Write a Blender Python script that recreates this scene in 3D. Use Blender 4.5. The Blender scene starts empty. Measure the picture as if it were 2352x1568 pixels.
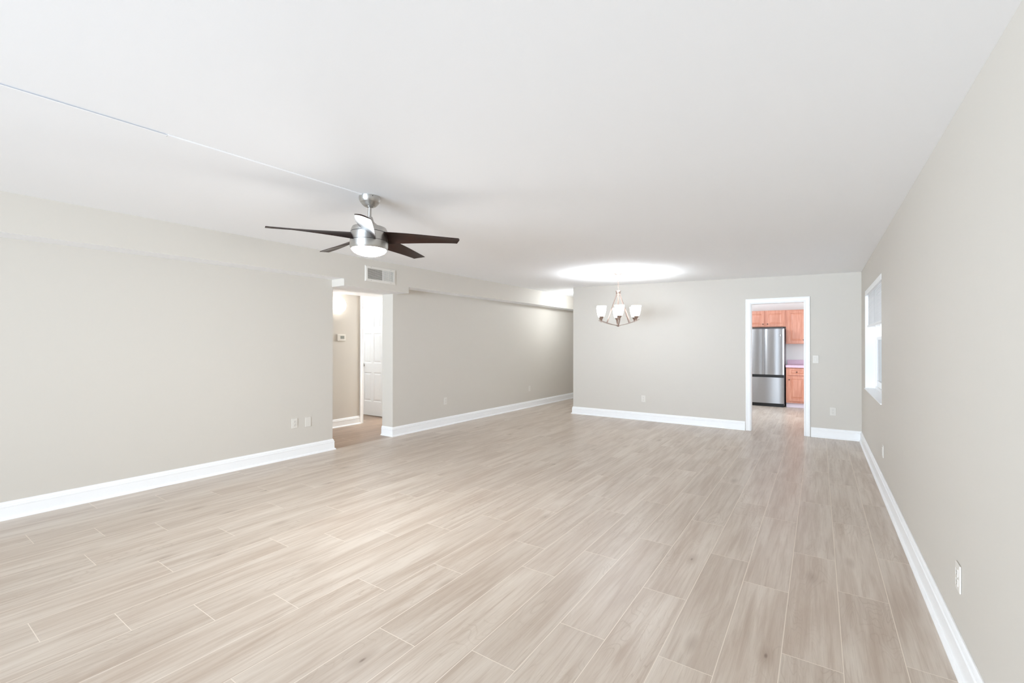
import bpy, bmesh, math, random
from mathutils import Vector, Matrix
random.seed(7)
S = bpy.context.scene
COL = S.collection
PI = math.pi

# ------------------------------------------------------------------ camera
F_PX, YAW, PITCH, ROLL = 1038.5, -0.59623, 0.00431, -0.00082
CAM = Vector((-0.5095, 0.0, 1.4041))
fwd = Vector((math.sin(YAW) * math.cos(PITCH), math.cos(YAW) * math.cos(PITCH), math.sin(PITCH)))
rt0 = Vector((math.cos(YAW), -math.sin(YAW), 0))
dn0 = fwd.cross(rt0)
rt = rt0 * math.cos(ROLL) + dn0 * math.sin(ROLL)
dn = -rt0 * math.sin(ROLL) + dn0 * math.cos(ROLL)
cd = bpy.data.cameras.new('camera')
cd.sensor_width = 36.0
cd.lens = F_PX / 2352 * 36.0
cd.clip_start = 0.02
cam = bpy.data.objects.new('camera', cd)
COL.objects.link(cam)
m = Matrix((rt, -dn, -fwd)).transposed().to_4x4()
m.translation = CAM
cam.matrix_world = m
S.camera = cam

# ------------------------------------------------------------------ world, big lights, exposure
W_ = bpy.data.worlds.new('world')
S.world = W_
W_.use_nodes = True
W_.node_tree.nodes['Background'].inputs[0].default_value = (0.97, 0.985, 1.0, 1)
W_.node_tree.nodes['Background'].inputs[1].default_value = 1.6
S.view_settings.view_transform = 'Standard'
S.view_settings.look = 'None'
S.view_settings.gamma = 1.0
S.view_settings.use_curve_mapping = False
S.view_settings.exposure = 0.28
S.cycles.max_bounces = 14
S.cycles.diffuse_bounces = 10
S.cycles.glossy_bounces = 5


def lamp(kind, name, loc, power, color=(1, 1, 1), size=None, size_y=None, rot=None, radius=0.1, spread=None):
    l = bpy.data.lights.new(name, kind)
    l.energy = power
    l.color = color
    if kind == 'AREA':
        l.shape = 'RECTANGLE'
        l.size = size
        l.size_y = size_y or size
        if spread:
            l.spread = spread
    else:
        l.shadow_soft_size = radius
    o = bpy.data.objects.new(name, l)
    COL.objects.link(o)
    o.location = loc
    if rot:
        o.rotation_euler = rot
    return o


# unseen daylight fills added behind the camera, slanting across to even out the room
REAR_FILL = (0.705, 0.85, 1.0)
lamp('AREA', 'rear_fill_left', (-4.3, -8.2, 1.15), 117, REAR_FILL, 2.7, 2.2, Vector((0.42, 1, 0.09)).to_track_quat('-Z', 'Y').to_euler(), spread=math.radians(50))
lamp('AREA', 'rear_fill_right', (-1.5, -8.2, 1.15), 90, REAR_FILL, 2.7, 2.2, Vector((-0.34, 1, 0.09)).to_track_quat('-Z', 'Y').to_euler(), spread=math.radians(50))
# unseen fills added in the kitchen and the room beyond the hall door
lamp('POINT', 'kitchen_fill_high', (-2.2, 10.2, 2.2), 30, (0.80, 0.90, 1.0), radius=0.15)  # out-of-view fill added to light the wall above the cabinets
lamp('AREA', 'kitchen_fill_side', (-0.06, 9.9, 1.5), 44, (0.80, 0.90, 1.0), 0.9, 1.1, Vector((-1, 0.55, 0)).to_track_quat('-Z', 'Y').to_euler())  # added side fill at the solid right wall, no window there
lamp('POINT', 'bedroom_fill', (-8.4, 4.9, 2.1), 27, (0.86, 0.94, 1.0), radius=0.15)  # added out of view to whiten the open hall door


lamp('POINT', 'hall_fill_near', (-6.85, 2.6, 1.9), 9, (0.84, 0.92, 1.0), radius=0.15)  # hidden fill added to lift the hall
lamp('POINT', 'hall_fill_far', (-6.5, 6.9, 1.9), 76, (0.84, 0.92, 1.0), radius=0.15)  # second hidden hall fill, added to brighten the far hall wall


# ------------------------------------------------------------------ helpers
def lin(r, g, b):
    def f(c):
        c /= 255.0
        return c / 12.92 if c <= 0.04045 else ((c + 0.055) / 1.055) ** 2.4
    return (f(r), f(g), f(b), 1.0)


def mat(name, col, rough=0.5, metal=0.0, spec=0.5, emit=None, emit_s=0.0, bump=None, var=None, aniso=0.0):
    mt = bpy.data.materials.new(name)
    mt.use_nodes = True
    nt = mt.node_tree
    b = nt.nodes['Principled BSDF']
    b.inputs['Base Color'].default_value = col
    b.inputs['Roughness'].default_value = rough
    b.inputs['Metallic'].default_value = metal
    b.inputs['Specular IOR Level'].default_value = spec
    if aniso:
        b.inputs['Anisotropic Rotation'].default_value = 0.25
        if 'steel' in name:
            tg = nt.nodes.new('ShaderNodeTangent')
            tg.direction_type = 'UV_MAP'
            nt.links.new(tg.outputs[0], b.inputs['Tangent'])
        b.inputs['Anisotropic'].default_value = aniso
    if emit:
        b.inputs['Emission Color'].default_value = emit
        b.inputs['Emission Strength'].default_value = emit_s
    tc = nt.nodes.new('ShaderNodeTexCoord')
    if bump:
        n = nt.nodes.new('ShaderNodeTexNoise')
        n.inputs['Scale'].default_value = bump[0]
        n.inputs['Detail'].default_value = 3
        nt.links.new(tc.outputs['Object'], n.inputs['Vector'])
        bp = nt.nodes.new('ShaderNodeBump')
        bp.inputs['Strength'].default_value = bump[1]
        bp.inputs['Distance'].default_value = 0.002
        nt.links.new(n.outputs['Fac'], bp.inputs['Height'])
        nt.links.new(bp.outputs['Normal'], b.inputs['Normal'])
    if var:
        n = nt.nodes.new('ShaderNodeTexNoise')
        mp = nt.nodes.new('ShaderNodeMapping')
        mp.inputs['Scale'].default_value = var[1]
        n.inputs['Scale'].default_value = var[0]
        n.inputs['Detail'].default_value = 5
        nt.links.new(tc.outputs['Object'], mp.inputs['Vector'])
        nt.links.new(mp.outputs['Vector'], n.inputs['Vector'])
        cr = nt.nodes.new('ShaderNodeValToRGB')
        cr.color_ramp.elements[0].position = 0.3
        cr.color_ramp.elements[1].position = 0.7
        cr.color_ramp.elements[0].color = var[2]
        cr.color_ramp.elements[1].color = col
        nt.links.new(n.outputs['Fac'], cr.inputs['Fac'])
        nt.links.new(cr.outputs['Color'], b.inputs['Base Color'])
    return mt


M_WALL = mat('wall_paint', lin(209, 203, 194), 0.55, spec=0.25, bump=(220, 0.05))
M_CEIL = mat('ceiling_paint', lin(249, 250, 252), 0.8, spec=0.1, bump=(160, 0.06))
M_TRIM = mat('white_semigloss', lin(247, 247, 247), 0.32, spec=0.4)
M_PLATE = mat('plate_plastic', lin(223, 218, 210), 0.4)
M_SLOT = mat('slot_dark', lin(112, 106, 100), 0.5)
M_NICKEL = mat('brushed_nickel', (0.60, 0.59, 0.57, 1), 0.36, metal=1.0, aniso=0.6, var=(60, (1, 1, 40), (0.52, 0.51, 0.49, 1)))
M_NICKEL_WARM = mat('satin_nickel_warm', (0.50, 0.39, 0.34, 1), 0.34, metal=1.0, var=(30, (1, 1, 8), (0.43, 0.33, 0.28, 1)))
M_BLADE = mat('espresso_blade', (0.026, 0.009, 0.005, 1), 0.36, spec=0.2, var=(14, (1, 14, 1), (0.012, 0.006, 0.005, 1)))
M_BLACK = mat('black_gap', (0.006, 0.006, 0.007, 1), 0.45)
M_LENS = mat('lit_glass_lens', (1, 1, 1, 1), 0.4, emit=(0.95, 0.98, 1.0, 1), emit_s=180)
M_SHADE = mat('lit_glass_shade', (1, 1, 1, 1), 0.4, emit=(0.92, 0.96, 1, 1), emit_s=4.2)
M_DOME = mat('lit_hall_dome', (1, 1, 1, 1), 0.4, emit=(1, 0.97, 0.93, 1), emit_s=3.2)
M_GREY = mat('lcd_grey', lin(150, 152, 144), 0.3)
M_STEEL = mat('stainless_steel', (0.43, 0.425, 0.43, 1), 0.34, metal=1.0, aniso=0.9, var=(40, (1, 1, 60), (0.38, 0.375, 0.38, 1)))
M_STEELSIDE = mat('fridge_side', lin(112, 108, 114), 0.4)
M_MAPLE = mat('pink_maple', lin(214, 152, 128), 0.38, var=(5, (6, 6, 0.6), lin(194, 126, 100)))
M_LILAC = mat('lilac_laminate', lin(222, 190, 208), 0.35, var=(90, (1, 1, 1), lin(208, 174, 194)))  # lilac takes in the purple cast of the kitchen light
M_TOE = mat('toe_kick_pale', lin(226, 214, 226), 0.5)  # tint carries the same purple light cast in its colour
M_BRONZE = mat('knob_bronze', (0.16, 0.09, 0.07, 1), 0.35, metal=0.9)
M_BLIND = mat('blind_fabric', lin(235, 236, 238), 0.6)
M_CORD = mat('blind_cord', lin(205, 205, 208), 0.8)
M_KWALL = mat('kitchen_wall_paint', lin(234, 233, 231), 0.6, spec=0.2)

M_GLASS = bpy.data.materials.new('window_glass')
M_GLASS.use_nodes = True
_b = M_GLASS.node_tree.nodes['Principled BSDF']
_b.inputs['Transmission Weight'].default_value = 1.0
_b.inputs['Roughness'].default_value = 0.0
_b.inputs['IOR'].default_value = 1.02
_b.inputs['Base Color'].default_value = (0.97, 0.98, 0.98, 1)


M_SCREEN = bpy.data.materials.new('insect_screen_mesh')
M_SCREEN.use_nodes = True
_n = M_SCREEN.node_tree
_n.nodes.remove(_n.nodes['Principled BSDF'])
_t = _n.nodes.new('ShaderNodeBsdfTransparent')
_t.inputs[0].default_value = (0.8, 0.8, 0.8, 1)
_d = _n.nodes.new('ShaderNodeBsdfDiffuse')
_d.inputs[0].default_value = (0.45, 0.46, 0.47, 1)
_m = _n.nodes.new('ShaderNodeMixShader')
_m.inputs[0].default_value = 0.5
_n.links.new(_t.outputs[0], _m.inputs[1])
_n.links.new(_d.outputs[0], _m.inputs[2])
_n.links.new(_m.outputs[0], _n.nodes['Material Output'].inputs['Surface'])


class MB:
    """collects shapes into one mesh"""

    def __init__(self):
        self.bm = bmesh.new()

    def _face(self, vs, mi=0, smooth=False):
        try:
            f = self.bm.faces.new(vs)
            f.material_index = mi
            f.smooth = smooth
            return f
        except ValueError:
            return None

    def box(self, x0, x1, y0, y1, z0, z1, mi=0, fn=None, mis=None):
        P = [(x0, y0, z0), (x1, y0, z0), (x1, y1, z0), (x0, y1, z0), (x0, y0, z1), (x1, y0, z1), (x1, y1, z1), (x0, y1, z1)]
        if fn:
            P = [fn(*p) for p in P]
        v = [self.bm.verts.new(p) for p in P]
        Q = dict(bot=(0, 3, 2, 1), top=(4, 5, 6, 7), front=(0, 1, 5, 4), right=(1, 2, 6, 5), back=(2, 3, 7, 6), left=(3, 0, 4, 7))
        for k, q in Q.items():
            self._face([v[i] for i in q], (mis or {}).get(k, mi))
        return self

    def bev_box(self, x0, x1, y0, y1, z0, z1, r, mi=0, seg=2):
        b2 = bmesh.new()
        bmesh.ops.create_cube(b2, size=1)
        for v in b2.verts:
            v.co = Vector((x0 + (v.co.x + .5) * (x1 - x0), y0 + (v.co.y + .5) * (y1 - y0), z0 + (v.co.z + .5) * (z1 - z0)))
        bmesh.ops.bevel(b2, geom=b2.edges[:], offset=r, segments=seg, profile=0.5, affect='EDGES')
        self.merge(b2, mi)
        return self

    def merge(self, b2, mi=0, M=None, smooth=False):
        mp = {}
        for v in b2.verts:
            mp[v] = self.bm.verts.new(M @ v.co if M else v.co)
        for f in b2.faces:
            self._face([mp[v] for v in f.verts], mi, smooth)
        b2.free()

    def lathe(self, prof, n=48, c=(0, 0, 0), mi=0, M=None, cap=True):
        """prof: list of (r, z)"""
        rings = []
        for r, z in prof:
            if r < 1e-6:
                rings.append([Vector((0, 0, z))])
            else:
                rings.append([Vector((r * math.cos(2 * PI * i / n), r * math.sin(2 * PI * i / n), z)) for i in range(n)])
        T = Matrix.Translation(c) @ (M or Matrix.Identity(4))
        R = [[self.bm.verts.new(T @ p) for p in ring] for ring in rings]
        for a, b in zip(R[:-1], R[1:]):
            for i in range(n):
                j = (i + 1) % n
                if len(a) == 1 and len(b) == 1:
                    continue
                if len(a) == 1:
                    self._face([a[0], b[j], b[i]], mi, True)
                elif len(b) == 1:
                    self._face([a[i], a[j], b[0]], mi, True)
                else:
                    self._face([a[i], a[j], b[j], b[i]], mi, True)
        return self

    def tube(self, pts, r, n=10, mi=0, closed=False, cap=True):
        pts = [Vector(p) for p in pts]
        N = len(pts)
        rings = []
        up = None
        for i, p in enumerate(pts):
            if closed:
                t = (pts[(i + 1) % N] - pts[i - 1]).normalized()
            else:
                t = (pts[min(i + 1, N - 1)] - pts[max(i - 1, 0)]).normalized()
            if up is None:
                a = Vector((0, 0, 1)) if abs(t.z) < 0.9 else Vector((1, 0, 0))
                up = (a - t * a.dot(t)).normalized()
            else:
                up = (up - t * up.dot(t)).normalized()
            s = t.cross(up)
            rr = r[i] if isinstance(r, (list, tuple)) else r
            rings.append([self.bm.verts.new(p + (up * math.cos(2 * PI * k / n) + s * math.sin(2 * PI * k / n)) * rr) for k in range(n)])
        pairs = list(zip(rings[:-1], rings[1:]))
        if closed:
            pairs.append((rings[-1], rings[0]))
        for a, b in pairs:
            for k in range(n):
                j = (k + 1) % n
                self._face([a[k], a[j], b[j], b[k]], mi, True)
        if cap and not closed:
            self._face(rings[0][::-1], mi)
            self._face(rings[-1], mi)
        return self

    def loft(self, rings, mi=0, smooth=True, cap=True):
        R = [[self.bm.verts.new(p) for p in ring] for ring in rings]
        n = len(R[0])
        for a, b in zip(R[:-1], R[1:]):
            for k in range(n):
                j = (k + 1) % n
                self._face([a[k], a[j], b[j], b[k]], mi, smooth)
        if cap:
            self._face(R[0][::-1], mi)
            self._face(R[-1], mi)
        return self

    def sweep(self, path, prof, mi=0):
        """path: XY points; prof: (d, z) closed outline, d to the LEFT of travel; mitred"""
        pts = [Vector((p[0], p[1])) for p in path]
        N = len(pts)
        rings = []
        for i in range(N):
            if i == 0:
                t = (pts[1] - pts[0]).normalized()
                nrm = Vector((-t.y, t.x))
            elif i == N - 1:
                t = (pts[-1] - pts[-2]).normalized()
                nrm = Vector((-t.y, t.x))
            else:
                t1 = (pts[i] - pts[i - 1]).normalized()
                t2 = (pts[i + 1] - pts[i]).normalized()
                n1 = Vector((-t1.y, t1.x))
                n2 = Vector((-t2.y, t2.x))
                nrm = (n1 + n2) / (1 + n1.dot(n2))
            rings.append([(pts[i].x + nrm.x * d, pts[i].y + nrm.y * d, z) for d, z in prof])
        self.loft(rings, mi, smooth=False)
        return self

    def build(self, name, mats, parent=None, loc=None, rot=None, fix=True):
        if fix:
            bmesh.ops.recalc_face_normals(self.bm, faces=self.bm.faces[:])
        for e in self.bm.edges:
            if len(e.link_faces) == 2 and e.calc_face_angle(0) > math.radians(38):
                e.smooth = False
        me = bpy.data.meshes.new(name)
        self.bm.to_mesh(me)
        self.bm.free()
        for mt in (mats if isinstance(mats, (list, tuple)) else [mats]):
            me.materials.append(mt)
        o = bpy.data.objects.new(name, me)
        COL.objects.link(o)
        if parent:
            o.parent = parent
        if loc:
            o.location = loc
        if rot:
            o.rotation_euler = rot
        return o


def smooth_by_angle(o, deg=35):
    me = o.data
    bm = bmesh.new()
    bm.from_mesh(me)
    for f in bm.faces:
        f.smooth = True
    for e in bm.edges:
        e.smooth = not (len(e.link_faces) == 2 and e.calc_face_angle(0) > math.radians(deg))
    bm.to_mesh(me)
    bm.free()
    return o


def struct(o, label=None):
    o['kind'] = 'structure'
    if label:
        o['label'] = label
    return o


def tag(o, label, cat, group=None):
    o['label'] = label
    o['category'] = cat
    if group:
        o['group'] = group
    return o


def thing(name, label, cat, loc=(0, 0, 0), rot=(0, 0, 0), group=None):
    o = bpy.data.objects.new(name, None)
    COL.objects.link(o)
    o.empty_display_size = 0.1
    o.location = loc
    o.rotation_euler = rot
    return tag(o, label, cat, group)


def copy_tree(o, parent=None):
    c = o.copy()
    COL.objects.link(c)
    c.parent = parent
    for ch in list(o.children):
        copy_tree(ch, c)
    return c


def panel_front(mb, w, h, y_back, y_front, panels, loops, mi=0):
    """slab x 0..w, z 0..h, front face towards -y at y_front, with sunk/raised panels.
    panels: (x0, x1, z0, z1); loops: (inset, depth behind y_front)"""
    xs = sorted({0, w} | {p[0] for p in panels} | {p[1] for p in panels})
    zs = sorted({0, h} | {p[2] for p in panels} | {p[3] for p in panels})
    V = {}

    def gv(x, z):
        k = (round(x, 5), round(z, 5))
        if k not in V:
            V[k] = mb.bm.verts.new((x, y_front, z))
        return V[k]
    for x0, x1 in zip(xs[:-1], xs[1:]):
        for z0, z1 in zip(zs[:-1], zs[1:]):
            cx, cz = (x0 + x1) / 2, (z0 + z1) / 2
            cs = [gv(x0, z0), gv(x1, z0), gv(x1, z1), gv(x0, z1)]
            if any(p[0] < cx < p[1] and p[2] < cz < p[3] for p in panels):
                prev = cs
                for ins, dep in loops:
                    cur = [mb.bm.verts.new((x0 + ins, y_front + dep, z0 + ins)), mb.bm.verts.new((x1 - ins, y_front + dep, z0 + ins)),
                           mb.bm.verts.new((x1 - ins, y_front + dep, z1 - ins)), mb.bm.verts.new((x0 + ins, y_front + dep, z1 - ins))]
                    for k in range(4):
                        mb._face([prev[k], prev[(k + 1) % 4], cur[(k + 1) % 4], cur[k]], mi)
                    prev = cur
                mb._face(prev, mi)
            else:
                mb._face(cs, mi)
    # sides and back
    b = [mb.bm.verts.new((x, y_back, z)) for x, z in ((0, 0), (w, 0), (w, h), (0, h))]
    mb._face(b[::-1], mi)
    for edge, (i, j) in (((([(x, 0) for x in xs])), (0, 1)), (([(w, z) for z in zs]), (1, 2)), (([(x, h) for x in xs[::-1]]), (2, 3)), (([(0, z) for z in zs[::-1]]), (3, 0))):
        mb._face([V[(round(x, 5), round(z, 5))] for x, z in edge][::-1] + [b[i], b[j]], mi)
    return mb


# ------------------------------------------------------------------ measures of the place
WL, SK = 5.8785, 0.01144           # left wall x = -WL + SK * y
D, XL = 8.2126, -4.595             # back wall and its free left corner
H0, HT = 2.44, 0.0198              # ceiling height at x=0, rise to the left
YR = -8.9                          # rear wall
Y1, Y2 = 3.622, 4.632              # hall opening in the left wall
ZS, ZD, DS = 2.242, 2.150, 0.261   # soffit underside, duct-drop underside, soffit depth
LT = 0.236                         # left wall thickness
XH = -7.165                        # far wall of the hall
YK = 12.28                         # kitchen back wall
YF = 11.6                          # entry end wall
XK = -2.7                          # kitchen left wall


def ceil_z(x):
    return H0 - HT * x


def LW(u, y, z):                    # a point of the left wall frame
    return (-WL + u + SK * y, y, z)


# ------------------------------------------------------------------ floor
def floor_material(name='wood_look_tile', tint=None):
    mt = bpy.data.materials.new(name)
    mt.use_nodes = True
    nt = mt.node_tree
    N, Lk = nt.nodes, nt.links
    b = N['Principled BSDF']
    uv = N.new('ShaderNodeUVMap')
    uv.uv_map = 'plank'
    at = N.new('ShaderNodeAttribute')
    at.attribute_name = 'plank_tone'

    def mp(sx, sy):
        n = N.new('ShaderNodeMapping')
        n.inputs['Scale'].default_value = (sx, sy, 1)
        Lk.new(uv.outputs['UV'], n.inputs['Vector'])
        return n

    def noise(sx, sy, detail=4, rough=0.55, dist=0.0):
        m_ = mp(sx, sy)
        n = N.new('ShaderNodeTexNoise')
        n.inputs['Scale'].default_value = 1
        n.inputs['Detail'].default_value = detail
        n.inputs['Roughness'].default_value = rough
        n.inputs['Distortion'].default_value = dist
        Lk.new(m_.outputs['Vector'], n.inputs['Vector'])
        return n.outputs['Fac']

    def math_(op, a, c, clamp=False):
        n = N.new('ShaderNodeMath')
        n.operation = op
        n.use_clamp = clamp
        for i, v in enumerate((a, c)):
            if isinstance(v, (int, float)):
                n.inputs[i].default_value = v
            else:
                Lk.new(v, n.inputs[i])
        return n.outputs[0]

    def ramp(src, p0, p1):
        n = N.new('ShaderNodeMapRange')
        n.inputs['From Min'].default_value = p0
        n.inputs['From Max'].default_value = p1
        Lk.new(src, n.inputs['Value'])
        return n.outputs[0]

    broad = noise(7, 0.9, 3, 0.5, 0.6)             # wide bands of tone along the board
    streak = noise(34, 1.6, 6, 0.6, 0.5)           # streaks
    fine = noise(230, 5.0, 4, 0.6)                 # pores
    # cathedral rings: bands of a slowly warped field
    warp = noise(5.0, 1.1, 2, 0.5, 0.8)
    rings = math_('FRACT', math_('MULTIPLY', warp, 22.0), 0)
    ringl = math_('POWER', math_('ABSOLUTE', math_('SUBTRACT', math_('MULTIPLY', rings, 2.0), 1.0), 0), 6.0)
    ringm = ramp(noise(3.1, 0.8, 2), 0.50, 0.66)
    # dark smudges round knots
    vo = N.new('ShaderNodeTexVoronoi')
    vo.inputs['Scale'].default_value = 1
    m_ = mp(5.2, 1.9)
    Lk.new(m_.outputs['Vector'], vo.inputs['Vector'])
    rnd = N.new('ShaderNodeSeparateColor')
    Lk.new(vo.outputs['Color'], rnd.inputs[0])
    pick = ramp(rnd.outputs[0], 0.50, 0.54)
    knot_d = math_('ADD', vo.outputs['Distance'], math_('MULTIPLY', math_('SUBTRACT', streak, 0.5), 0.35))
    knot = math_('MULTIPLY', math_('SUBTRACT', 1.0, ramp(knot_d, 0.02, 0.20)), pick, True)
    core = math_('MULTIPLY', math_('SUBTRACT', 1.0, ramp(vo.outputs['Distance'], 0.015, 0.045)), pick, True)

    def mix(fac, a, c):
        n = N.new('ShaderNodeMix')
        n.data_type = 'RGBA'
        Lk.new(fac, n.inputs[0]) if not isinstance(fac, float) else setattr(n.inputs[0], 'default_value', fac)
        for i, v in ((6, a), (7, c)):
            if isinstance(v, tuple):
                n.inputs[i].default_value = v
            else:
                Lk.new(v, n.inputs[i])
        return n.outputs[2]
    c0 = mix(ramp(broad, 0.34, 0.68), lin(190, 174, 159), lin(212, 200, 187))
    c1 = mix(math_('MULTIPLY', ramp(streak, 0.50, 0.70), 0.68), c0, lin(176, 157, 141))
    c1 = mix(math_('MULTIPLY', ramp(streak, 0.50, 0.30), 0.35), c1, lin(222, 212, 200))
    c2 = mix(math_('MULTIPLY', math_('MULTIPLY', ringl, ringm), 0.50), c1, lin(165, 146, 128))
    c3 = mix(math_('MULTIPLY', ramp(fine, 0.52, 0.75), 0.36), c2, lin(160, 140, 124))
    c4 = mix(math_('MULTIPLY', knot, 0.55), c3, lin(150, 129, 112))
    c5 = mix(math_('MULTIPLY', core, 0.6), c4, lin(105, 86, 72))
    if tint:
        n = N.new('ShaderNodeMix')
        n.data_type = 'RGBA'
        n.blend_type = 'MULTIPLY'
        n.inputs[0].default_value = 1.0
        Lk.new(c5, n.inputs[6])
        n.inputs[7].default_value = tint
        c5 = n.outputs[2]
    hs = N.new('ShaderNodeHueSaturation')
    Lk.new(c5, hs.inputs['Color'])
    Lk.new(math_('ADD', 0.915, math_('MULTIPLY', at.outputs['Fac'], 0.06)), hs.inputs['Value'])
    Lk.new(hs.outputs['Color'], b.inputs['Base Color'])
    Lk.new(math_('ADD', 0.26, math_('MULTIPLY', fine, 0.10)), b.inputs['Roughness'])
    b.inputs['Specular IOR Level'].default_value = 0.5
    bp = N.new('ShaderNodeBump')
    bp.inputs['Strength'].default_value = 0.06
    bp.inputs['Distance'].default_value = 0.001
    Lk.new(fine, bp.inputs['Height'])
    Lk.new(bp.outputs['Normal'], b.inputs['Normal'])
    return mt


M_FLOOR = floor_material()
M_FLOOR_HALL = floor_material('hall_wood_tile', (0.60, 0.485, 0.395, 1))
M_GROUT = mat('pale_grout', lin(226, 215, 202), 0.7, bump=(300, 0.1))

borders = [0.02, -0.197, -0.424, -0.653, -0.883, -1.111, -1.351, -1.590, -1.826, -2.061, -2.307, -2.549, -2.793, -3.042, -3.292, -3.539, -3.791, -4.040,
           -4.293, -4.550, -4.807, -5.064, -5.321, -5.583, -5.836]
while borders[-1] > -9.7:
    borders.append(borders[-1] - 0.257)
joints = [2.599, 3.171, 2.392, 2.99, 2.06, 2.589, 2.025, 1.615, 2.402, 1.486, 2.114, 1.726, 1.353, 1.056, 0.79, 0.518, 1.135, 1.599, 0.895, 1.362, 1.066,
          0.745, 1.61, 1.206]
PLEN, G = 1.203, 0.0034
me_f = bmesh.new()
uvl = me_f.loops.layers.uv.new('plank')
ton = me_f.loops.layers.float_color.new('plank_tone')
gz = -0.00008
for k in range(len(borders) - 1):
    xr, xl = borders[k], borders[k + 1]
    y0 = joints[k] if k < len(joints) else random.uniform(0, PLEN)
    y = y0 - PLEN * math.ceil((y0 - YR) / PLEN)
    yend = 12.4
    while y < yend:
        ya, yb = max(y, YR - 0.1), min(y + PLEN, yend)
        y += PLEN
        if yb - ya < 0.02:
            continue
        q = [me_f.verts.new(p) for p in ((xl + G / 2, ya + G / 2, 0), (xr - G / 2, ya + G / 2, 0), (xr - G / 2, yb - G / 2, 0), (xl + G / 2, yb - G / 2, 0))]
        f = me_f.faces.new(q)
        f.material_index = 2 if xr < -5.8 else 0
        du, dv, tn = random.uniform(0, 60), random.uniform(0, 60), random.random()
        fl = random.choice((-1, 1))
        for lp in f.loops:
            lp[uvl].uv = (du + lp.vert.co.x, dv + fl * lp.vert.co.y)
            lp[ton] = (tn, tn, tn, 1)
fb = [me_f.verts.new(p) for p in ((-9.8, YR - 0.1, gz), (0.02, YR - 0.1, gz), (0.02, 12.4, gz), (-9.8, 12.4, gz), (-9.8, YR - 0.1, -0.1), (0.02, YR - 0.1, -0.1), (0.02, 12.4, -0.1), (-9.8, 12.4, -0.1))]
for q in ((0, 1, 2, 3), (7, 6, 5, 4), (0, 4, 5, 1), (1, 5, 6, 2), (2, 6, 7, 3), (3, 7, 4, 0)):
    f = me_f.faces.new([fb[i] for i in q])
    f.material_index = 1
md = bpy.data.meshes.new('floor')
me_f.to_mesh(md)
me_f.free()
md.materials.append(M_FLOOR)
md.materials.append(M_GROUT)
md.materials.append(M_FLOOR_HALL)
floor = bpy.data.objects.new('floor', md)
COL.objects.link(floor)
struct(floor, 'pale wood-look plank tile floor with light grout lines')

# ------------------------------------------------------------------ shell
mb = MB()
x0, x1, ya, yb = -6.05, 0.15, YR - 0.15, 12.45
P = [(x0, ya), (x1, ya), (x1, yb), (x0, yb)]
v = [mb.bm.verts.new((x, y, ceil_z(x))) for x, y in P] + [mb.bm.verts.new((x, y, 2.75)) for x, y in P]
for q in ((0, 1, 2, 3), (4, 5, 6, 7), (0, 1, 5, 4), (1, 2, 6, 5), (2, 3, 7, 6), (3, 0, 4, 7)):
    mb._face([v[i] for i in q])
struct(mb.build('ceiling', M_CEIL), 'smooth white ceiling over the whole room')

# left wall with its hall opening; lintel underside is ceiling white
mb = MB()
mb.box(-LT, 0, YR, Y1, 0, 2.55, fn=LW)
mb.box(-LT, 0, Y2, YF, 0, 2.55, fn=LW)
mb.box(-LT, 0, Y1, Y2, ZD, 2.55, fn=LW, mis={'bot': 1})
struct(mb.build('wall_left', [M_WALL, M_CEIL]), 'greige left wall with an open passage to the hall')

# soffit along the top of the left wall, with the duct drop over the passage
mb = MB()
yd1, yd2 = 3.608, 4.709
mb.box(0.0005, DS, YR, yd1, ZS, 2.553, fn=LW, mis={'bot': 1})
mb.box(0.0005, DS, yd1, yd2, ZD, 2.553, fn=LW, mis={'bot': 1})
mb.box(0.0005, DS, yd2, YF, ZS, 2.553, fn=LW, mis={'bot': 1})
struct(mb.build('wall_soffit', [M_WALL, M_CEIL]), 'greige soffit with white underside along the left wall')

# right wall with the window recess
WY0, WY1, WZ0, WZ1, RT = 5.71, 7.62, 0.805, 2.10, 0.2
mb = MB()
mb.box(0, RT, YR, WY0, 0, 2.6)
mb.box(0, RT, WY1, 12.4, 0, 2.6)
mb.box(0, RT, WY0, WY1, 0, WZ0)
mb.box(0, RT, WY0, WY1, WZ1, 2.6)
struct(mb.build('wall_right', M_WALL), 'greige right wall with a recessed window')

# back wall with the kitchen doorway, free corner at its left
DX0, DX1, DZ, BT = -1.431, -0.681, 2.06, 0.12
mb = MB()
mb.box(XL, DX0, D, D + BT, 0, 2.62)
mb.box(DX1, 0, D, D + BT, 0, 2.62)
mb.box(DX0, DX1, D, D + BT, DZ, 2.62)
mb.box(XL, XL + 0.12, D + BT, YF, 0, 2.62)
struct(mb.build('wall_back', M_WALL), 'greige back wall with a cased doorway to the kitchen')

mb = MB()
mb.box(-6.1, XL + 0.12, YF, YF + 0.1, 0, 2.62)
struct(mb.build('wall_entry', M_WALL), 'greige wall closing the entry beyond the back corner')

mb = MB()
mb.box(XK - 0.1, 0.0, YK, YK + 0.1, 0, 2.62)
mb.box(XK - 0.1, XK, D + BT, YK, 0, 2.62)
struct(mb.build('wall_kitchen', M_KWALL), 'white kitchen wall behind the cabinets')

# rear wall behind the camera, with wide openings made up to go with the added daylight fills
mb = MB()
mb.box(-6.1, -5.75, YR - 0.12, YR, 0, 2.62)
mb.box(-0.1, 0.2, YR - 0.12, YR, 0, 2.62)
mb.box(-5.75, -0.1, YR - 0.12, YR, 2.32, 2.62)
mb.box(-3.1, -2.7, YR - 0.12, YR, 0, 2.32)
struct(mb.build('wall_rear', M_WALL), 'greige rear wall around two openings added for daylight')

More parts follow.
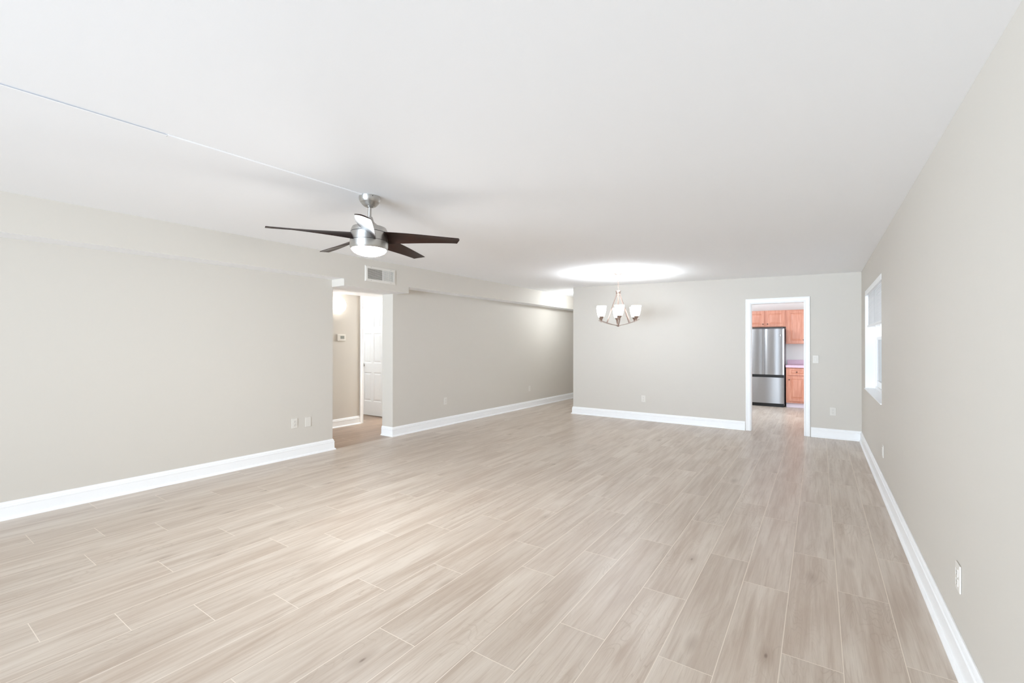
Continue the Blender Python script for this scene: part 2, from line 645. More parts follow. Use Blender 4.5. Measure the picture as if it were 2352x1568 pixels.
# hall and the room beyond it
HY0, HY1, HZ = 5.115, 5.765, 2.221      # doorway in the far hall wall
mb = MB()
mb.box(XH - 0.12, XH, 1.9, HY0, 0, 2.6)
mb.box(XH - 0.12, XH, HY1, 7.4, 0, 2.6)
mb.box(XH - 0.12, XH, HY0, HY1, HZ, 2.6)
mb.box(XH - 0.12, -6.06, 1.8, 1.9, 0, 2.6)
mb.box(XH - 0.12, -6.0, 7.4, 7.5, 0, 2.6)
struct(mb.build('wall_hall', M_WALL), 'greige far wall of the hall')
mb = MB()
mb.box(XH, -6.055, 1.9, 7.4, 2.235, 2.6)
struct(mb.build('ceiling_hall', M_CEIL), 'white lowered ceiling of the hall')
mb = MB()
mb.box(-9.7, XH - 0.12, 5.9, 6.0, 0, 2.6)
mb.box(-9.7, XH - 0.12, 3.6, 3.7, 0, 2.6)
mb.box(-9.8, -9.7, 3.6, 6.0, 0, 2.6)
mb.box(-9.8, XH - 0.12, 3.6, 6.0, 2.5, 2.6)
struct(mb.build('wall_bedroom', M_KWALL), 'white walls of the room beyond the hall door')

# ------------------------------------------------------------------ baseboards (ogee top, shoe at the foot)
BP = [(0, 0), (0.033, 0), (0.032, 0.009), (0.026, 0.019), (0.018, 0.022), (0.0165, 0.095), (0.0185, 0.098), (0.0185, 0.108),
      (0.013, 0.113), (0.0135, 0.122), (0.010, 0.131), (0.005, 0.137), (0.0045, 0.1415), (0, 0.1415)]
E0 = 0.0006


def lxy(u, y):
    p = LW(u, y, 0)
    return (p[0], p[1])


# travel with the room on the LEFT hand side
mb = MB()
mb.sweep([lxy(-LT, Y1 + E0), lxy(E0, Y1 + E0), lxy(E0, YR)][::1], BP)
struct(mb.build('baseboard_left', M_TRIM), 'white baseboard of the left wall before the passage')
mb = MB()
mb.sweep([lxy(E0, YF), lxy(E0, Y2 - E0), lxy(-LT, Y2 - E0)], BP)
struct(mb.build('baseboard_left.001', M_TRIM), 'white baseboard of the left wall beyond the passage')
CW = 0.075   # casing width
mb = MB()
mb.sweep([(DX0 - 0.070, D - E0), (XL - E0, D - E0), (XL - E0, YF)], BP)
mb.sweep([(0 - E0, D - E0), (DX1 + 0.070, D - E0)], BP)
struct(mb.build('baseboard_back', M_TRIM), 'white baseboard along the back wall')
mb = MB()
mb.sweep([(-E0, YR), (-E0, D - 0.02)], BP)
struct(mb.build('baseboard_right', M_TRIM), 'white baseboard along the right wall')
mb = MB()
mb.sweep([(XH + E0, HY0 - 0.05), (XH + E0, 1.9)], BP)
struct(mb.build('baseboard_hall', M_TRIM), 'white baseboard of the hall')

# ------------------------------------------------------------------ door casings
CPROF = [(0, 0.0), (0, 0.011), (0.004, 0.014), (0.012, 0.0165), (0.018, 0.0135), (0.052, 0.0165), (0.062, 0.0215), (0.070, 0.0215), (0.073, 0.019), (0.073, 0.0)]


def casing(mb, a0, a1, zt, fn, prof=CPROF, z0=0.0):
    """mitred casing round an opening a0..a1 up to zt; prof (outward from opening, proud of wall); fn(a, proud, z)"""
    rings = []
    for (a, z, sa, sz) in ((a0, z0, -1, 0), (a0, zt, -1, 1), (a1, zt, 1, 1), (a1, z0, 1, 0)):
        rings.append([fn(a + sa * o, p, z + sz * o) for o, p in prof])
    mb.loft(rings, smooth=False)


mb = MB()
casing(mb, DX0 + 0.012, DX1 - 0.012, DZ - 0.012, lambda a, p, z: (a, D - E0 - p, z))
# jamb lining
mb.box(DX0, DX0 + 0.018, D - E0, D + BT, 0, DZ)
mb.box(DX1 - 0.018, DX1, D - E0, D + BT, 0, DZ)
mb.box(DX0 + 0.018, DX1 - 0.018, D - E0, D + BT, DZ - 0.018, DZ)
struct(mb.build('trim_1', M_TRIM), 'white casing of the kitchen doorway')
mb = MB()
casing(mb, HY0 + 0.012, HY1 - 0.012, HZ - 0.055, lambda a, p, z: (XH + E0 + p, a, z))
mb.box(XH - 0.12, XH + E0, HY0, HY0 + 0.018, 0, HZ)
mb.box(XH - 0.12, XH + E0, HY1 - 0.018, HY1, 0, HZ)
mb.box(XH - 0.12, XH + E0, HY0 + 0.018, HY1 - 0.018, HZ - 0.045, HZ)
struct(mb.build('trim_2', M_TRIM), 'white casing of the hall doorway')

# ------------------------------------------------------------------ hall door, six panels, standing open
dw, dh, dt = 0.672, 2.19, 0.035
mb = MB()
pz = [(0.27, 0.83), (1.01, 1.585), (1.70, 1.98)]
px = [(0.075, 0.285), (0.355, 0.565)]
panel_front(mb, dw, dh, dt, 0.0, [(a, b, c, d) for a, b in px for c, d in pz], [(0.010, 0.009), (0.022, 0.009), (0.045, 0.002)])
door = mb.build('door_1', M_TRIM, loc=(-7.97, 5.72, 0.012))
struct(door, 'white six-panel door standing open at the end of the hall')
mb = MB()
mb.lathe([(0.0, 0.062), (0.018, 0.061), (0.027, 0.052), (0.028, 0.042), (0.020, 0.030), (0.012, 0.026), (0.011, 0.010), (0.030, 0.008), (0.033, 0.0), (0.0, 0.0)], 24, M=Matrix.Rotation(PI / 2, 4, 'X'))
mb.build('door_handle', M_NICKEL, door, loc=(0.055, 0.0, 0.97))

# ------------------------------------------------------------------ window
FX = 0.105
win = MB()
fw = 0.045
win.box(FX, RT - 0.005, WY0 + .001, WY0 + fw, WZ0 + .001, WZ1 - .001)
win.box(FX, RT - 0.005, WY1 - fw, WY1 - .001, WZ0 + .001, WZ1 - .001)
win.box(FX, RT - 0.005, WY0 + fw, WY1 - fw, WZ1 - fw, WZ1 - .001)
win.box(FX, RT - 0.005, WY0 + fw, WY1 - fw, WZ0 + .001, WZ0 + fw)
ymid = (WY0 + WY1) / 2
win.box(FX, RT - 0.005, ymid - 0.03, ymid + 0.03, WZ0 + fw, WZ1 - fw)
window = win.build('window_1', M_TRIM)
struct(window, 'white framed window with a half-raised blind in the right wall')
ZM = 1.475
for (a, b) in ((WY0 + fw, ymid - 0.03), (ymid + 0.03, WY1 - fw)):
    s = MB()
    for (c, d, xo) in ((WZ0 + fw, ZM + 0.02, 0.0), (ZM - 0.02, WZ1 - fw, 0.035)):
        t = 0.04
        xa, xb = FX + 0.012 + xo, FX + 0.042 + xo
        s.box(xa, xb, a + .001, a + t, c + .001, d - .001)
        s.box(xa, xb, b - t, b - .001, c + .001, d - .001)
        s.box(xa, xb, a + t, b - t, c + .001, c + (0.075 if xo == 0 else t))
        s.box(xa, xb, a + t, b - t, d - t, d - .001)
    sash = s.build('sash', M_TRIM, window)
    g = MB()
    g.box(RT - 0.012, RT - 0.011, a + 0.002, b - 0.002, WZ0 + fw + 0.002, ZM)
    g.build('insect_screen', M_SCREEN, window)
    for (c, d, xo) in ((WZ0 + fw + .07, ZM - 0.02, 0.0), (ZM + 0.02, WZ1 - fw - .04, 0.035)):
        g = MB()
        g.box(FX + 0.024 + xo, FX + 0.028 + xo, a + 0.035, b - 0.035, c, d)
        g.build('pane', M_GLASS, sash)
s = MB()
s.bev_box(-0.012, FX + 0.01, WY0 + .002, WY1 - .002, WZ0 - 0.0, WZ0 + 0.012, 0.004)
s.build('window_sill', M_TRIM, window)
# white reveal lining
s = MB()
s.box(0.001, FX + 0.005, WY0 + .0005, WY0 + .004, WZ0 + .012, WZ1 - .001)
s.box(0.001, FX + 0.005, WY1 - .004, WY1 - .0005, WZ0 + .012, WZ1 - .001)
s.box(0.001, FX + 0.005, WY0 + .004, WY1 - .004, WZ1 - .004, WZ1 - .0005)
s.build('reveal', M_TRIM, window)

bl = thing('window_blind', 'white slatted blind half lowered in the window recess of the right wall', 'blind', (0.035, ymid, WZ1 - 0.005))
b0, b1 = WY0 + 0.012 - ymid, WY1 - 0.012 - ymid
s = MB()
s.bev_box(-0.028, 0.028, b0, b1, -0.045, -0.001, 0.004)
s.build('headrail', M_TRIM, bl)
s = MB()
s.bev_box(-0.036, -0.030, b0, b1, -0.058, 0.0, 0.002)
s.build('valance', M_TRIM, bl)
s = MB()
z = -0.060
while z > -0.445:
    a = math.radians(72)
    c_, s_ = math.cos(a) * 0.0105, math.sin(a) * 0.0105
    vs = [s.bm.verts.new(p) for p in ((-c_, b0 + .004, z - s_), (-c_, b1 - .004, z - s_), (0.001, b1 - .004, z + .001), (0.001, b0 + .004, z + .001), (c_, b0 + .004, z + s_), (c_, b1 - .004, z + s_))]
    s._face([vs[0], vs[1], vs[2], vs[3]])
    s._face([vs[3], vs[2], vs[5], vs[4]])
    z -= 0.0165
o = s.build('slats', M_BLIND, bl, fix=False)
sm = o.modifiers.new('thick', 'SOLIDIFY')
sm.thickness = 0.0012
s = MB()
s.bev_box(-0.014, 0.014, b0 + .002, b1 - .002, -0.472, -0.448, 0.004)
s.build('bottom_rail', M_TRIM, bl)
for yy in (b0 + 0.18, 0.0, b1 - 0.18):
    s = MB()
    for xx in (-0.0155, 0.0155):
        s.box(xx - 0.0006, xx + 0.0006, yy - 0.004, yy + 0.004, -0.449, -0.044)
    s.build('ladder_tape', M_CORD, bl)


# ------------------------------------------------------------------ wall plates
def plate_thing(name, label, cat, loc, rotz, kind, group, w=0.075, h=0.120):
    """front towards local -y"""
    t = thing(name, label, cat, loc, (0, 0, rotz), group)
    s = MB()
    s.bev_box(-w / 2, w / 2, -0.0065, 0.0, -h / 2, h / 2, 0.003)
    s.build('cover_plate', M_PLATE, t)
    if kind == 'outlet':
        for zc in (0.0215, -0.0215):
            s = MB()
            s.bev_box(-0.017, 0.017, -0.0085, -0.006, zc - 0.0165, zc + 0.0165, 0.003)
            r = s.build('receptacle', M_PLATE, t)
            s = MB()
            s.box(-0.008, -0.0058, -0.0091, -0.0084, zc - 0.001, zc + 0.0075)
            s.box(0.0058, 0.008, -0.0091, -0.0084, zc - 0.001, zc + 0.0075)
            s.box(-0.002, 0.002, -0.0091, -0.0084, zc - 0.0105, zc - 0.006)
            s.build('slot', M_SLOT, r)
        sc = [(0, 0)]
    elif kind == 'rocker':
        s = MB()
        s.bev_box(-0.0165, 0.0165, -0.0095, -0.006, -0.033, 0.033, 0.002)
        s.build('rocker', M_PLATE, t)
        sc = [(0, 0.048), (0, -0.048)]
    else:
        sc = [(0, 0.041), (0, -0.041)]
    for (sx, sz) in sc:
        s = MB()
        s.lathe([(0.0, 0.0082), (0.0028, 0.0078), (0.0032, 0.006), (0.0, 0.006)], 12, M=Matrix.Rotation(PI / 2, 4, 'X'), c=(sx, 0, sz))
        s.build('screw', M_PLATE, t)
    return t


RL = PI / 2 - math.atan(SK)


def lplate(y, z, label, kind, name='wall_outlet', cat='outlet', group='power outlets on the walls'):
    p = LW(E0, y, z)
    return plate_thing(name, label, cat, p, RL, kind, group)


lplate(3.099, 0.421, 'white duplex outlet on the left wall, left of the blank plate, before the hall passage', 'outlet')
lplate(3.276, 0.415, 'blank white cover plate between the near left outlet and the hall passage', 'blank', 'blank_wall_plate', 'wall plate', None)
lplate(5.778, 0.417, 'white outlet on the left wall just beyond the hall passage', 'outlet')
lplate(8.453, 0.413, 'small white outlet far along the left wall, near the back corner', 'outlet')
plate_thing('wall_outlet', 'white outlet low on the back wall below the chandelier', 'outlet', (-3.170, D - E0, 0.393), 0, 'outlet', 'power outlets on the walls')
plate_thing('wall_outlet', 'white outlet low on the back wall, right of the kitchen doorway', 'outlet', (-0.339, D - E0, 0.402), 0, 'outlet', 'power outlets on the walls')
plate_thing('light_switch', 'white rocker light switch beside the kitchen doorway', 'switch', (-0.549, D - E0, 1.168), 0, 'rocker', None)
plate_thing('wall_outlet', 'thin edge-on outlet on the right wall, below the window', 'outlet', (-E0, 5.58, 0.376), -PI / 2, 'outlet', 'power outlets on the walls')
plate_thing('wall_outlet', 'nearest outlet on the right wall, low above the baseboard', 'outlet', (-E0, 2.752, 0.378), -PI / 2, 'outlet', 'power outlets on the walls')

# thermostat
t = thing('thermostat', 'white thermostat with grey display on the hall wall', 'thermostat', (XH + E0, 4.676, 1.5), (0, 0, PI / 2))
s = MB()
s.bev_box(-0.078, 0.078, -0.024, 0.0, -0.056, 0.056, 0.006)
s.build('body', M_PLATE, t)
s = MB()
s.bev_box(-0.022, 0.052, -0.0262, -0.0235, -0.020, 0.030, 0.001)
s.build('display', M_GREY, t)
# hall wall lamp
t = thing('wall_lamp', 'glowing round glass lamp on the hall wall above the thermostat', 'lamp', (XH + E0, 4.60, 2.04), (0, PI / 2, 0))
s = MB()
s.lathe([(0, 0.0), (0.085, 0.0), (0.085, 0.02), (0.075, 0.025), (0, 0.025)], 40)
s.build('base_plate', M_NICKEL, t)
s = MB()
s.lathe([(0.078, 0.022), (0.112, 0.030), (0.128, 0.050), (0.128, 0.075), (0.108, 0.105), (0.065, 0.124), (0.0, 0.131)], 40)
s.build('glass_dome', M_DOME, t)

# ------------------------------------------------------------------ air vent on the soffit
vy, vz, vw, vh = 4.188, 2.352, 0.53, 0.215
t = thing('air_vent', 'white metal air register on the soffit above the hall passage', 'vent', LW(DS + E0, vy, vz), (0, 0, RL))
iw, ih = 0.452, 0.142
fr = MB()
casing_prof = [(0, 0.0), (0, 0.014), (0.006, 0.016), (0.030, 0.010), (0.037, 0.004), (0.037, 0.0)]
rings = []
for sa, sz in ((-1, -1), (-1, 1), (1, 1), (1, -1), (-1, -1)):
    rings.append([(sa * (iw / 2 + o), -p, sz * (ih / 2 + o)) for o, p in casing_prof])
fr.loft(rings, smooth=False, cap=False)
fr.build('register_frame', M_PLATE, t)
s = MB()
s.box(-iw / 2, iw / 2, -0.0012, 0.0, -ih / 2, ih / 2)
s.build('duct_shadow_plate', M_SLOT, t)
s = MB()
for k in range(10):
    zz = -ih / 2 + ih * (k + .5) / 10
    s.box(-iw / 2, iw / 2, -0.0060, -0.0035, zz - 0.0028, zz + 0.0028)
s.build('rear_blades', M_PLATE, t)
s = MB()
nf = 24
for k in range(nf):
    xx = -iw / 2 + iw * (k + .5) / nf
    d_ = (-0.60, -0.80) if k < nf * 0.52 else (0.45, -0.89)
    L_, T_ = 0.0085, 0.0009
    nx, ny = -d_[1], d_[0]
    cx_, cy_ = xx, -0.0105
    pts = [(cx_ + d_[0] * L_ / 2 * a + nx * T_ * b, cy_ + d_[1] * L_ / 2 * a + ny * T_ * b) for a, b in ((-1, -1), (1, -1), (1, 1), (-1, 1))]
    lo = [s.bm.verts.new((p[0], p[1], -ih / 2)) for p in pts]
    hi = [s.bm.verts.new((p[0], p[1], ih / 2)) for p in pts]
    for i in range(4):
        j = (i + 1) % 4
        s._face([lo[i], lo[j], hi[j], hi[i]])
    s._face(lo)
    s._face(hi)
s.build('front_fins', M_PLATE, t)
for sx in (-0.17, 0.17):
    for sz in (-1, 1):
        s = MB()
        s.lathe([(0.0, 0.016), (0.003, 0.0155), (0.004, 0.009), (0.0, 0.009)], 12, M=Matrix.Rotation(PI / 2, 4, 'X'), c=(sx, 0, sz * (ih / 2 + 0.020)))
        s.build('screw', M_SLOT, t)

# ------------------------------------------------------------------ cable cover on the ceiling
t = thing('cable_cover', 'thin white cable cover strip running along the ceiling to the fan', 'cable cover', (0, 0, 0))


def strip(mb, a, b, w=0.034, h=0.014, gap=0.0):
    h *= 0.5
    a, b = Vector(a), Vector(b)
    d = (b - a).normalized()
    n = Vector((d.y, -d.x, 0))
    ring = []
    for p in (a, b):
        q = []
        for o, dz in ((-w / 2, 0), (-w / 2 + .002, -h * .7), (-w / 2 + .006, -h), (w / 2 - .006, -h), (w / 2 - .002, -h * .7), (w / 2, -gap)):
            c = p + n * o
            q.append((c.x, c.y, ceil_z(c.x) + dz - 0.0004))
        ring.append(q)
    mb.loft(ring, smooth=False)


RA = lambda y: -3.395 + (y - 0.365) * (0.092 / 1.78)
s = MB()
strip(s, (RA(YR + .05), YR + .05, 0), (RA(0.949), 0.949, 0), gap=0.006)
s.build('cover_strip', M_CEIL, t)
s = MB()
strip(s, (RA(0.952), 0.952, 0), (RA(2.13), 2.13, 0), h=0.012)
s.build('cover_strip', M_CEIL, t)

# ------------------------------------------------------------------ ceiling fan
FXY = (-3.303, 2.210)
FZ = ceil_z(FXY[0])
fan = thing('ceiling_fan', 'brushed nickel ceiling fan with five dark brown blades and a lit lens', 'ceiling fan', (FXY[0], FXY[1], FZ))
s = MB()
s.lathe([(0.0, -0.0005), (0.079, -0.0005), (0.0795, -0.012), (0.078, -0.026), (0.069, -0.044), (0.0675, -0.0455), (0.066, -0.046), (0.058, -0.058), (0.044, -0.071), (0.036, -0.075), (0.022, -0.0755), (0.0, -0.0755)], 56)
s.build('canopy', M_NICKEL, fan)
for k in range(3):
    s = MB()
    s.lathe([(0, 0.003), (0.003, 0.0025), (0.0035, 0), (0, 0)], 10, M=Matrix.Rotation(PI / 2, 4, 'Y'))
    a = math.radians(-38 + 14 + k * 120)
    s.build('canopy_screw', M_BLACK, fan, loc=(0.079 * math.cos(a), 0.079 * math.sin(a), -0.012), rot=(0, 0, a))
s = MB()
s.lathe([(0.0, -0.060), (0.022, -0.060), (0.024, -0.078), (0.016, -0.083), (0.0127, -0.084), (0.0127, -0.205), (0.0, -0.205)], 28)
s.build('downrod', M_NICKEL, fan)
s = MB()
s.lathe([(0.0127, -0.150), (0.021, -0.152), (0.023, -0.160), (0.031, -0.185), (0.037, -0.192), (0.038, -0.200), (0.0, -0.200)], 32)
s.build('rod_collar', M_NICKEL, fan)
Z = lambda z: z - FZ
s = MB()
s.lathe([(0.0, Z(2.3060)), (0.040, Z(2.3060)), (0.050, Z(2.3030)), (0.062, Z(2.2920)), (0.074, Z(2.2850)), (0.105, Z(2.2780)), (0.122, Z(2.2710)), (0.131, Z(2.2520)), (0.134, Z(2.2340)), (0.0, Z(2.2340))], 64)
s.build('housing_cap', M_NICKEL, fan)
s = MB()
s.lathe([(0.0, Z(2.2345)), (0.1335, Z(2.2345)), (0.1340, Z(2.2295)), (0.0, Z(2.2295))], 64)
s.lathe([(0.0, Z(2.1710)), (0.1370, Z(2.1710)), (0.1370, Z(2.1660)), (0.0, Z(2.1660))], 64)
s.build('shadow_gap', M_BLACK, fan)
s = MB()
s.lathe([(0.0, Z(2.2300)), (0.1345, Z(2.2300)), (0.1365, Z(2.2120)), (0.1375, Z(2.1700)), (0.0, Z(2.1700))], 64)
s.build('motor_housing', M_NICKEL, fan)
s = MB()
s.lathe([(0.0, Z(2.1668)), (0.1385, Z(2.1668)), (0.1385, Z(2.1300)), (0.136, Z(2.1180)), (0.130, Z(2.1080)), (0.126, Z(2.1070)), (0.0, Z(2.1070))], 64)
s.build('light_band', M_NICKEL, fan)
s = MB()
s.lathe([(0.126, Z(2.1072)), (0.124, Z(2.1000)), (0.112, Z(2.0870)), (0.090, Z(2.0750)), (0.060, Z(2.0655)), (0.030, Z(2.0600)), (0.0, Z(2.0585))], 56)
s.build('light_lens', M_LENS, fan)


def blade_mesh():
    mb_ = MB()
    rings = []
    n = 26
    for i in range(n + 1):
        q = i / n
        r = 0.112 + q * 0.575
        k = (1 - q) ** 1.6
        pit = math.radians(9 + 27 * k)
        wl = 0.052 + 0.018 * math.sin(q * PI * .8) - 0.014 * q       # to -v (leading edge, high)
        wr = 0.064 - 0.018 * q                                           # to +v (trailing edge, low)
        zc = Z(2.200) - 0.028 * q
        tip = 0.0
        th = 0.0042
        sec = []
        m_ = 9
        for j in range(m_):
            w = -wl + (wl + wr) * j / (m_ - 1)
            camber = 0.012 * (1 - ((w - (wr - wl) / 2) / ((wl + wr) / 2)) ** 2) * (0.4 + 0.6 * k)
            e = th * (1 - 0.55 * abs(2 * j / (m_ - 1) - 1) ** 3)
            rr = r - (0.030 * q * max(0, (w + 0.01)) / 0.06 if q > 0.9 else 0) * ((q - 0.9) / 0.1 if q > 0.9 else 0)
            sec.append((rr, w, camber, e))
        up = [(rr, w * math.cos(pit) - (c + e) * -math.sin(pit), zc - w * math.sin(pit) + (c + e) * math.cos(pit)) for rr, w, c, e in sec]
        dnn = [(rr, w * math.cos(pit) - (c - e) * -math.sin(pit), zc - w * math.sin(pit) + (c - e) * math.cos(pit)) for rr, w, c, e in sec[::-1]]
        rings.append(up + dnn)
    mb_.loft(rings)
    return mb_


b0_ = blade_mesh().build('blade', M_BLADE, fan)
smooth_by_angle(b0_, 50)
for k in range(5):
    b_ = b0_ if k == 0 else b0_.copy()
    if k:
        COL.objects.link(b_)
        b_.parent = fan
    b_.rotation_euler = (0, 0, math.radians(-41.5 + 72 * k))
# the fan hangs about two degrees out of plumb from its ball joint
piv = Matrix.Translation((0, 0, -0.06))
lean = piv @ Matrix.Rotation(math.radians(0.8), 4, Vector((math.cos(math.radians(141.65)), math.sin(math.radians(141.65)), 0))) @ piv.inverted()
for o in fan.children:
    if not o.name.startswith('canopy'):
        o.matrix_basis = lean @ Matrix.LocRotScale(o.location, o.rotation_euler, None)

# ------------------------------------------------------------------ chandelier
CXY = (-3.112, 6.801)
CZ = ceil_z(CXY[0])
ch = thing('chandelier', 'six-light satin nickel chandelier with glowing white glass shades', 'chandelier', (CXY[0], CXY[1], CZ))
Z = lambda z: z - CZ
s = MB()
s.lathe([(0, -0.0005), (0.066, -0.0005), (0.066, -0.004), (0.058, -0.009), (0.036, -0.018), (0.014, -0.024), (0.006, -0.030), (0, -0.030)], 40)
s.build('canopy', M_NICKEL_WARM, ch)
s = MB()
zt, k = -0.028, 0
while zt - 0.030 > Z(2.245):
    c = zt - 0.015
    pts = []
    for i in range(16):
        a = 2 * PI * i / 16
        lx, lz = 0.0095 * math.cos(a), 0.019 * math.sin(a)
        pts.append((lx, 0, c + lz) if k % 2 else (0, lx, c + lz))
    s.tube(pts, 0.0021, 8, closed=True)
    zt -= 0.0285
    k += 1
s.build('chain', M_NICKEL_WARM, ch)
s = MB()
s.lathe([(0, Z(2.250)), (0.006, Z(2.250)), (0.010, Z(2.243)), (0.012, Z(2.236)), (0.041, Z(2.234)), (0.043, Z(2.228)), (0.036, Z(2.214)), (0.034, Z(2.186)), (0.036, Z(2.180)), (0.030, Z(2.176)), (0, Z(2.176))], 36)
s.build('hub', M_NICKEL_WARM, ch)
s = MB()
s.lathe([(0, Z(1.6905)), (0.030, Z(1.6905)), (0.034, Z(1.684)), (0.022, Z(1.677)), (0.008, Z(1.668)), (0, Z(1.666))], 28)
s.build('bottom_cap', M_NICKEL_WARM, ch)


def arm_z(r):
    return 1.688 + 0.085 * (r / 0.345) ** 1.55


protos = []
# one arm with its rod, cup and shade, along +x
s = MB()
rings = []
for i in range(25):
    r = 0.012 + (0.345 - 0.012) * i / 24
    zc = Z(arm_z(r))
    sl = (arm_z(r + .001) - arm_z(r - .001)) / .002
    nx, nz = -sl / math.hypot(sl, 1), 1 / math.hypot(sl, 1)
    rings.append([(r + nx * e, w, zc + nz * e) for w, e in ((-0.011, -0.003), (0.011, -0.003), (0.011, 0.003), (-0.011, 0.003))])
s.loft(rings, smooth=False)
arm = s.build('arm', M_NICKEL_WARM, ch)
s = MB()
s.tube([(0.027, 0, Z(2.180)), (0.200, 0, Z(arm_z(0.2) + 0.002))], 0.0078, 12)
rod = s.build('rod', M_NICKEL_WARM, ch)
RS = 0.300
s = MB()
zb = arm_z(RS)
s.lathe([(0, Z(zb - 0.012)), (0.006, Z(zb - 0.010)), (0.008, Z(zb - 0.003)), (0.008, Z(zb + 0.006)), (0.013, Z(zb + 0.012)), (0.014, Z(zb + 0.030)), (0.022, Z(zb + 0.040)), (0.034, Z(1.814)), (0.036, Z(1.822)), (0.0, Z(1.822))], 24, c=(RS, 0, 0))
cup = s.build('lamp_cup', M_NICKEL_WARM, arm)
s = MB()
s.lathe([(0.0, Z(1.823)), (0.036, Z(1.822)), (0.044, Z(1.830)), (0.056, Z(1.862)), (0.065, Z(1.905)), (0.071, Z(1.950)), (0.0745, Z(1.982)), (0.072, Z(1.983)), (0.068, Z(1.950)), (0.062, Z(1.906)), (0.053, Z(1.864)), (0.041, Z(1.834)), (0.0, Z(1.827))], 36, c=(RS, 0, 0))
shade = s.build('lamp_shade', M_SHADE, ch)
for k in range(6):
    a = math.radians(-69.1 + 3.5 + 60 * k)
    if k == 0:
        A, R_, SH = arm, rod, shade
    else:
        A, R_, SH = arm.copy(), rod.copy(), shade.copy()
        for o in (A, R_, SH):
            COL.objects.link(o)
            o.parent = ch
        cc = cup.copy()
        COL.objects.link(cc)
        cc.parent = A
    for o in (A, R_, SH):
        o.rotation_euler = (0, 0, a)
    lamp('POINT', 'chandelier_bulb', (CXY[0] + RS * math.cos(a), CXY[1] + RS * math.sin(a), 1.935), 6.6, (0.88, 0.95, 1.0), radius=0.02)

# ------------------------------------------------------------------ entry light hidden round the back corner
t = thing('entry_light', 'flush dome light on the entry ceiling behind the back wall corner', 'lamp', (-4.83, 9.15, ceil_z(-4.83)))
s = MB()
s.lathe([(0, -0.0005), (0.11, -0.0005), (0.11, -0.02), (0.0, -0.02)], 36)
s.build('base_plate', M_NICKEL, t)
s = MB()
s.lathe([(0.10, -0.019), (0.112, -0.035), (0.095, -0.065), (0.055, -0.085), (0, -0.092)], 36)
s.build('glass_dome', M_DOME, t)
lamp('POINT', 'entry_bulb', (-4.83, 9.15, ceil_z(-4.83) - 0.15), 24, (0.85, 0.93, 1.0), radius=0.06)

# ------------------------------------------------------------------ kitchen
# refrigerator
fx0, fx1, fy = -1.895, -1.146, 11.60
fr = thing('refrigerator', 'stainless french-door refrigerator with bottom freezer seen through the kitchen doorway', 'refrigerator', ((fx0 + fx1) / 2, fy, 0))
hw = (fx1 - fx0) / 2
s = MB()
s.bev_box(-hw + 0.004, hw - 0.004 + 0.010, 0.075, 0.66, 0.03, 1.742, 0.004)
s.build('case', M_STEELSIDE, fr)


def bowed(mb_, xa, xb, za, zb, y0_=0.0, y1_=0.068, bow=0.014):
    n = 14
    xs = [xa + (xb - xa) * i / n for i in range(n + 1)]
    def fy_(x):
        q = 2 * (x - xa) / (xb - xa) - 1
        edge = 0.004 * max(0, (abs(q) - 0.95) / 0.05) ** 2
        return y0_ + bow * q * q + edge
    F0 = [mb_.bm.verts.new((x, fy_(x), za)) for x in xs]
    F1 = [mb_.bm.verts.new((x, fy_(x), zb)) for x in xs]
    B = [mb_.bm.verts.new(p) for p in ((xa, y1_, za), (xb, y1_, za), (xb, y1_, zb), (xa, y1_, zb))]
    for i in range(n):
        mb_._face([F0[i], F0[i + 1], F1[i + 1], F1[i]], 0, True)
    mb_._face(F0[::-1] + [B[0], B[1]])
    mb_._face(F1 + [B[2], B[3]])
    mb_._face([B[1], B[0], B[3], B[2]])
    mb_._face([F0[0], F1[0], B[3], B[0]])
    mb_._face([F1[-1], F0[-1], B[1], B[2]])


def front_uv(o_):
    u = o_.data.uv_layers.new(name='front')
    for lp in o_.data.loops:
        c_ = o_.data.vertices[lp.vertex_index].co
        u.data[lp.index].uv = (c_.x + 0.3 * c_.y, c_.z)
    return o_


for (a, b) in ((-hw, -0.004), (0.004, hw)):
    s = MB()
    bowed(s, a, b, 0.712, 1.733)
    dr = front_uv(s.build('fridge_door', M_STEEL, fr))
    if a > 0:
        s = MB()
        R_ = Matrix.Rotation(PI / 2, 4, 'X')
        s.lathe([(0.031, 0.0), (0.031, 0.004), (0.026, 0.0045), (0.026, 0.0)], 40, M=R_, mi=1)
        s.lathe([(0, 0.0025), (0.026, 0.0025), (0.026, 0.0), (0, 0.0)], 40, M=R_, mi=0)
        s.tube([(-0.017, -0.003, 0.004), (-0.010, -0.003, 0.014), (-0.003, -0.003, 0.006), (-0.010, -0.003, -0.008), (0.000, -0.003, -0.015), (0.009, -0.003, -0.005), (0.004, -0.003, 0.008), (0.011, -0.003, 0.013), (0.017, -0.003, 0.004)], 0.0022, 6, mi=1)
        s.build('emblem', [M_NICKEL, M_SLOT], dr, loc=(hw - 0.078, 0.0072, 1.592))
s = MB()
bowed(s, -hw, hw, 0.075, 0.650, bow=0.012)
front_uv(s.build('freezer_drawer', M_STEEL, fr))
s = MB()
s.box(-hw + 0.006, hw - 0.006, 0.022, 0.076, 0.648, 0.714)
s.build('handle_recess', M_BLACK, fr)
s = MB()
s.box(-0.005, 0.005, 0.03, 0.075, 0.714, 1.733)
s.build('door_gasket', M_BLACK, fr)
s = MB()
s.box(-hw + 0.006, hw - 0.006, 0.02, 0.10, 0.001, 0.072)
s.build('base_grille', M_BLACK, fr)
for sx in (-1, 1):
    s = MB()
    s.bev_box(sx * (hw - 0.035) - 0.025, sx * (hw - 0.035) + 0.025, 0.02, 0.12, 1.7425, 1.757, 0.004)
    s.build('hinge_cover', M_STEELSIDE, fr)

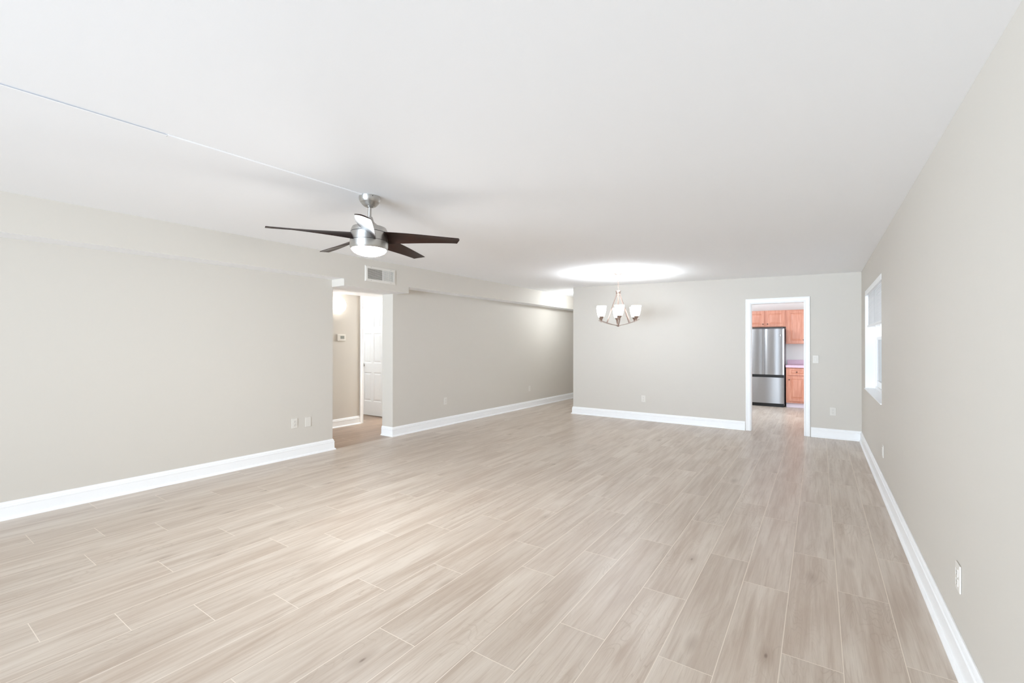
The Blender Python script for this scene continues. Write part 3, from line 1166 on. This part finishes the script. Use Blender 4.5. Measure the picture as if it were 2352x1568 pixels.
LOOPS = [(0.004, -0.002), (0.010, 0.006), (0.016, 0.006), (0.042, -0.001)]


def cab_front(name, parent, x, z, w, h, y=0.0, frame=0.055, knob=None):
    s_ = MB()
    panel_front(s_, w, h, 0.020, 0.0, [(frame, w - frame, frame if h > 0.2 else 0.035, h - (frame if h > 0.2 else 0.035))], LOOPS if h > 0.2 else [(0.003, -0.001), (0.008, 0.005), (0.022, 0.0)])
    d_ = s_.build(name, M_MAPLE, parent, loc=(x, y - 0.0205, z))
    if knob:
        s_ = MB()
        s_.lathe([(0, 0.028), (0.009, 0.027), (0.014, 0.021), (0.011, 0.015), (0.006, 0.012), (0.006, 0.002), (0.009, 0.0), (0, 0.0)], 18, M=Matrix.Rotation(PI / 2, 4, 'X'))
        s_.build('knob', M_BRONZE, d_, loc=(knob[0], 0, knob[1]))
    return d_


UY = 11.95
# wall cabinet above the refrigerator
c = thing('wall_cabinet', 'short two-door maple cabinet above the refrigerator', 'cabinet', (-1.5175, UY, 1.788), group='kitchen wall cabinets')
s = MB()
s.box(-0.385, 0.391, 0.0, YK - UY - 0.001, 0, 0.377)
s.build('cabinet_body', M_MAPLE, c)
cab_front('door', c, -0.372, 0.012, 0.336, 0.353, knob=(0.310, 0.055))
cab_front('door', c, 0.004, 0.012, 0.370, 0.353, knob=(0.028, 0.055))
c = thing('wall_cabinet', 'tall single-door maple cabinet above the lilac counter, right of the refrigerator', 'cabinet', (-1.125, UY, 1.399), group='kitchen wall cabinets')
s = MB()
s.box(0.0, 0.405, 0.0, YK - UY - 0.001, 0, 0.766)
s.build('cabinet_body', M_MAPLE, c)
cab_front('door', c, 0.026, 0.014, 0.345, 0.738, knob=(0.310, 0.075), frame=0.06)
# base cabinet with drawer and door
BY = 11.66
c = thing('base_cabinet', 'maple base cabinet with one drawer and one door below the lilac counter', 'cabinet', (-1.110, BY, 0))
s = MB()
s.box(0.0, 0.42, 0.0, YK - BY - 0.001, 0.105, 0.879)
s.build('cabinet_body', M_MAPLE, c)
s = MB()
s.box(0.002, 0.418, 0.045, YK - BY - 0.001, 0.001, 0.105)
s.build('toe_kick', M_TOE, c)
cab_front('drawer', c, 0.035, 0.712, 0.35, 0.148, knob=(0.168, 0.074))
cab_front('door', c, 0.035, 0.145, 0.35, 0.545, knob=(0.026, 0.47))
s = MB()
s.bev_box(-1.116, -0.684, 11.605, YK - 0.001, 0.880, 0.932, 0.006)
ct = s.build('countertop', M_LILAC)
tag(ct, 'lilac laminate countertop with backsplash right of the refrigerator', 'countertop')
s = MB()
s.bev_box(-1.116, -0.684, YK - 0.022, YK - 0.001, 0.9315, 1.035, 0.003)
s.build('backsplash', M_LILAC, ct)
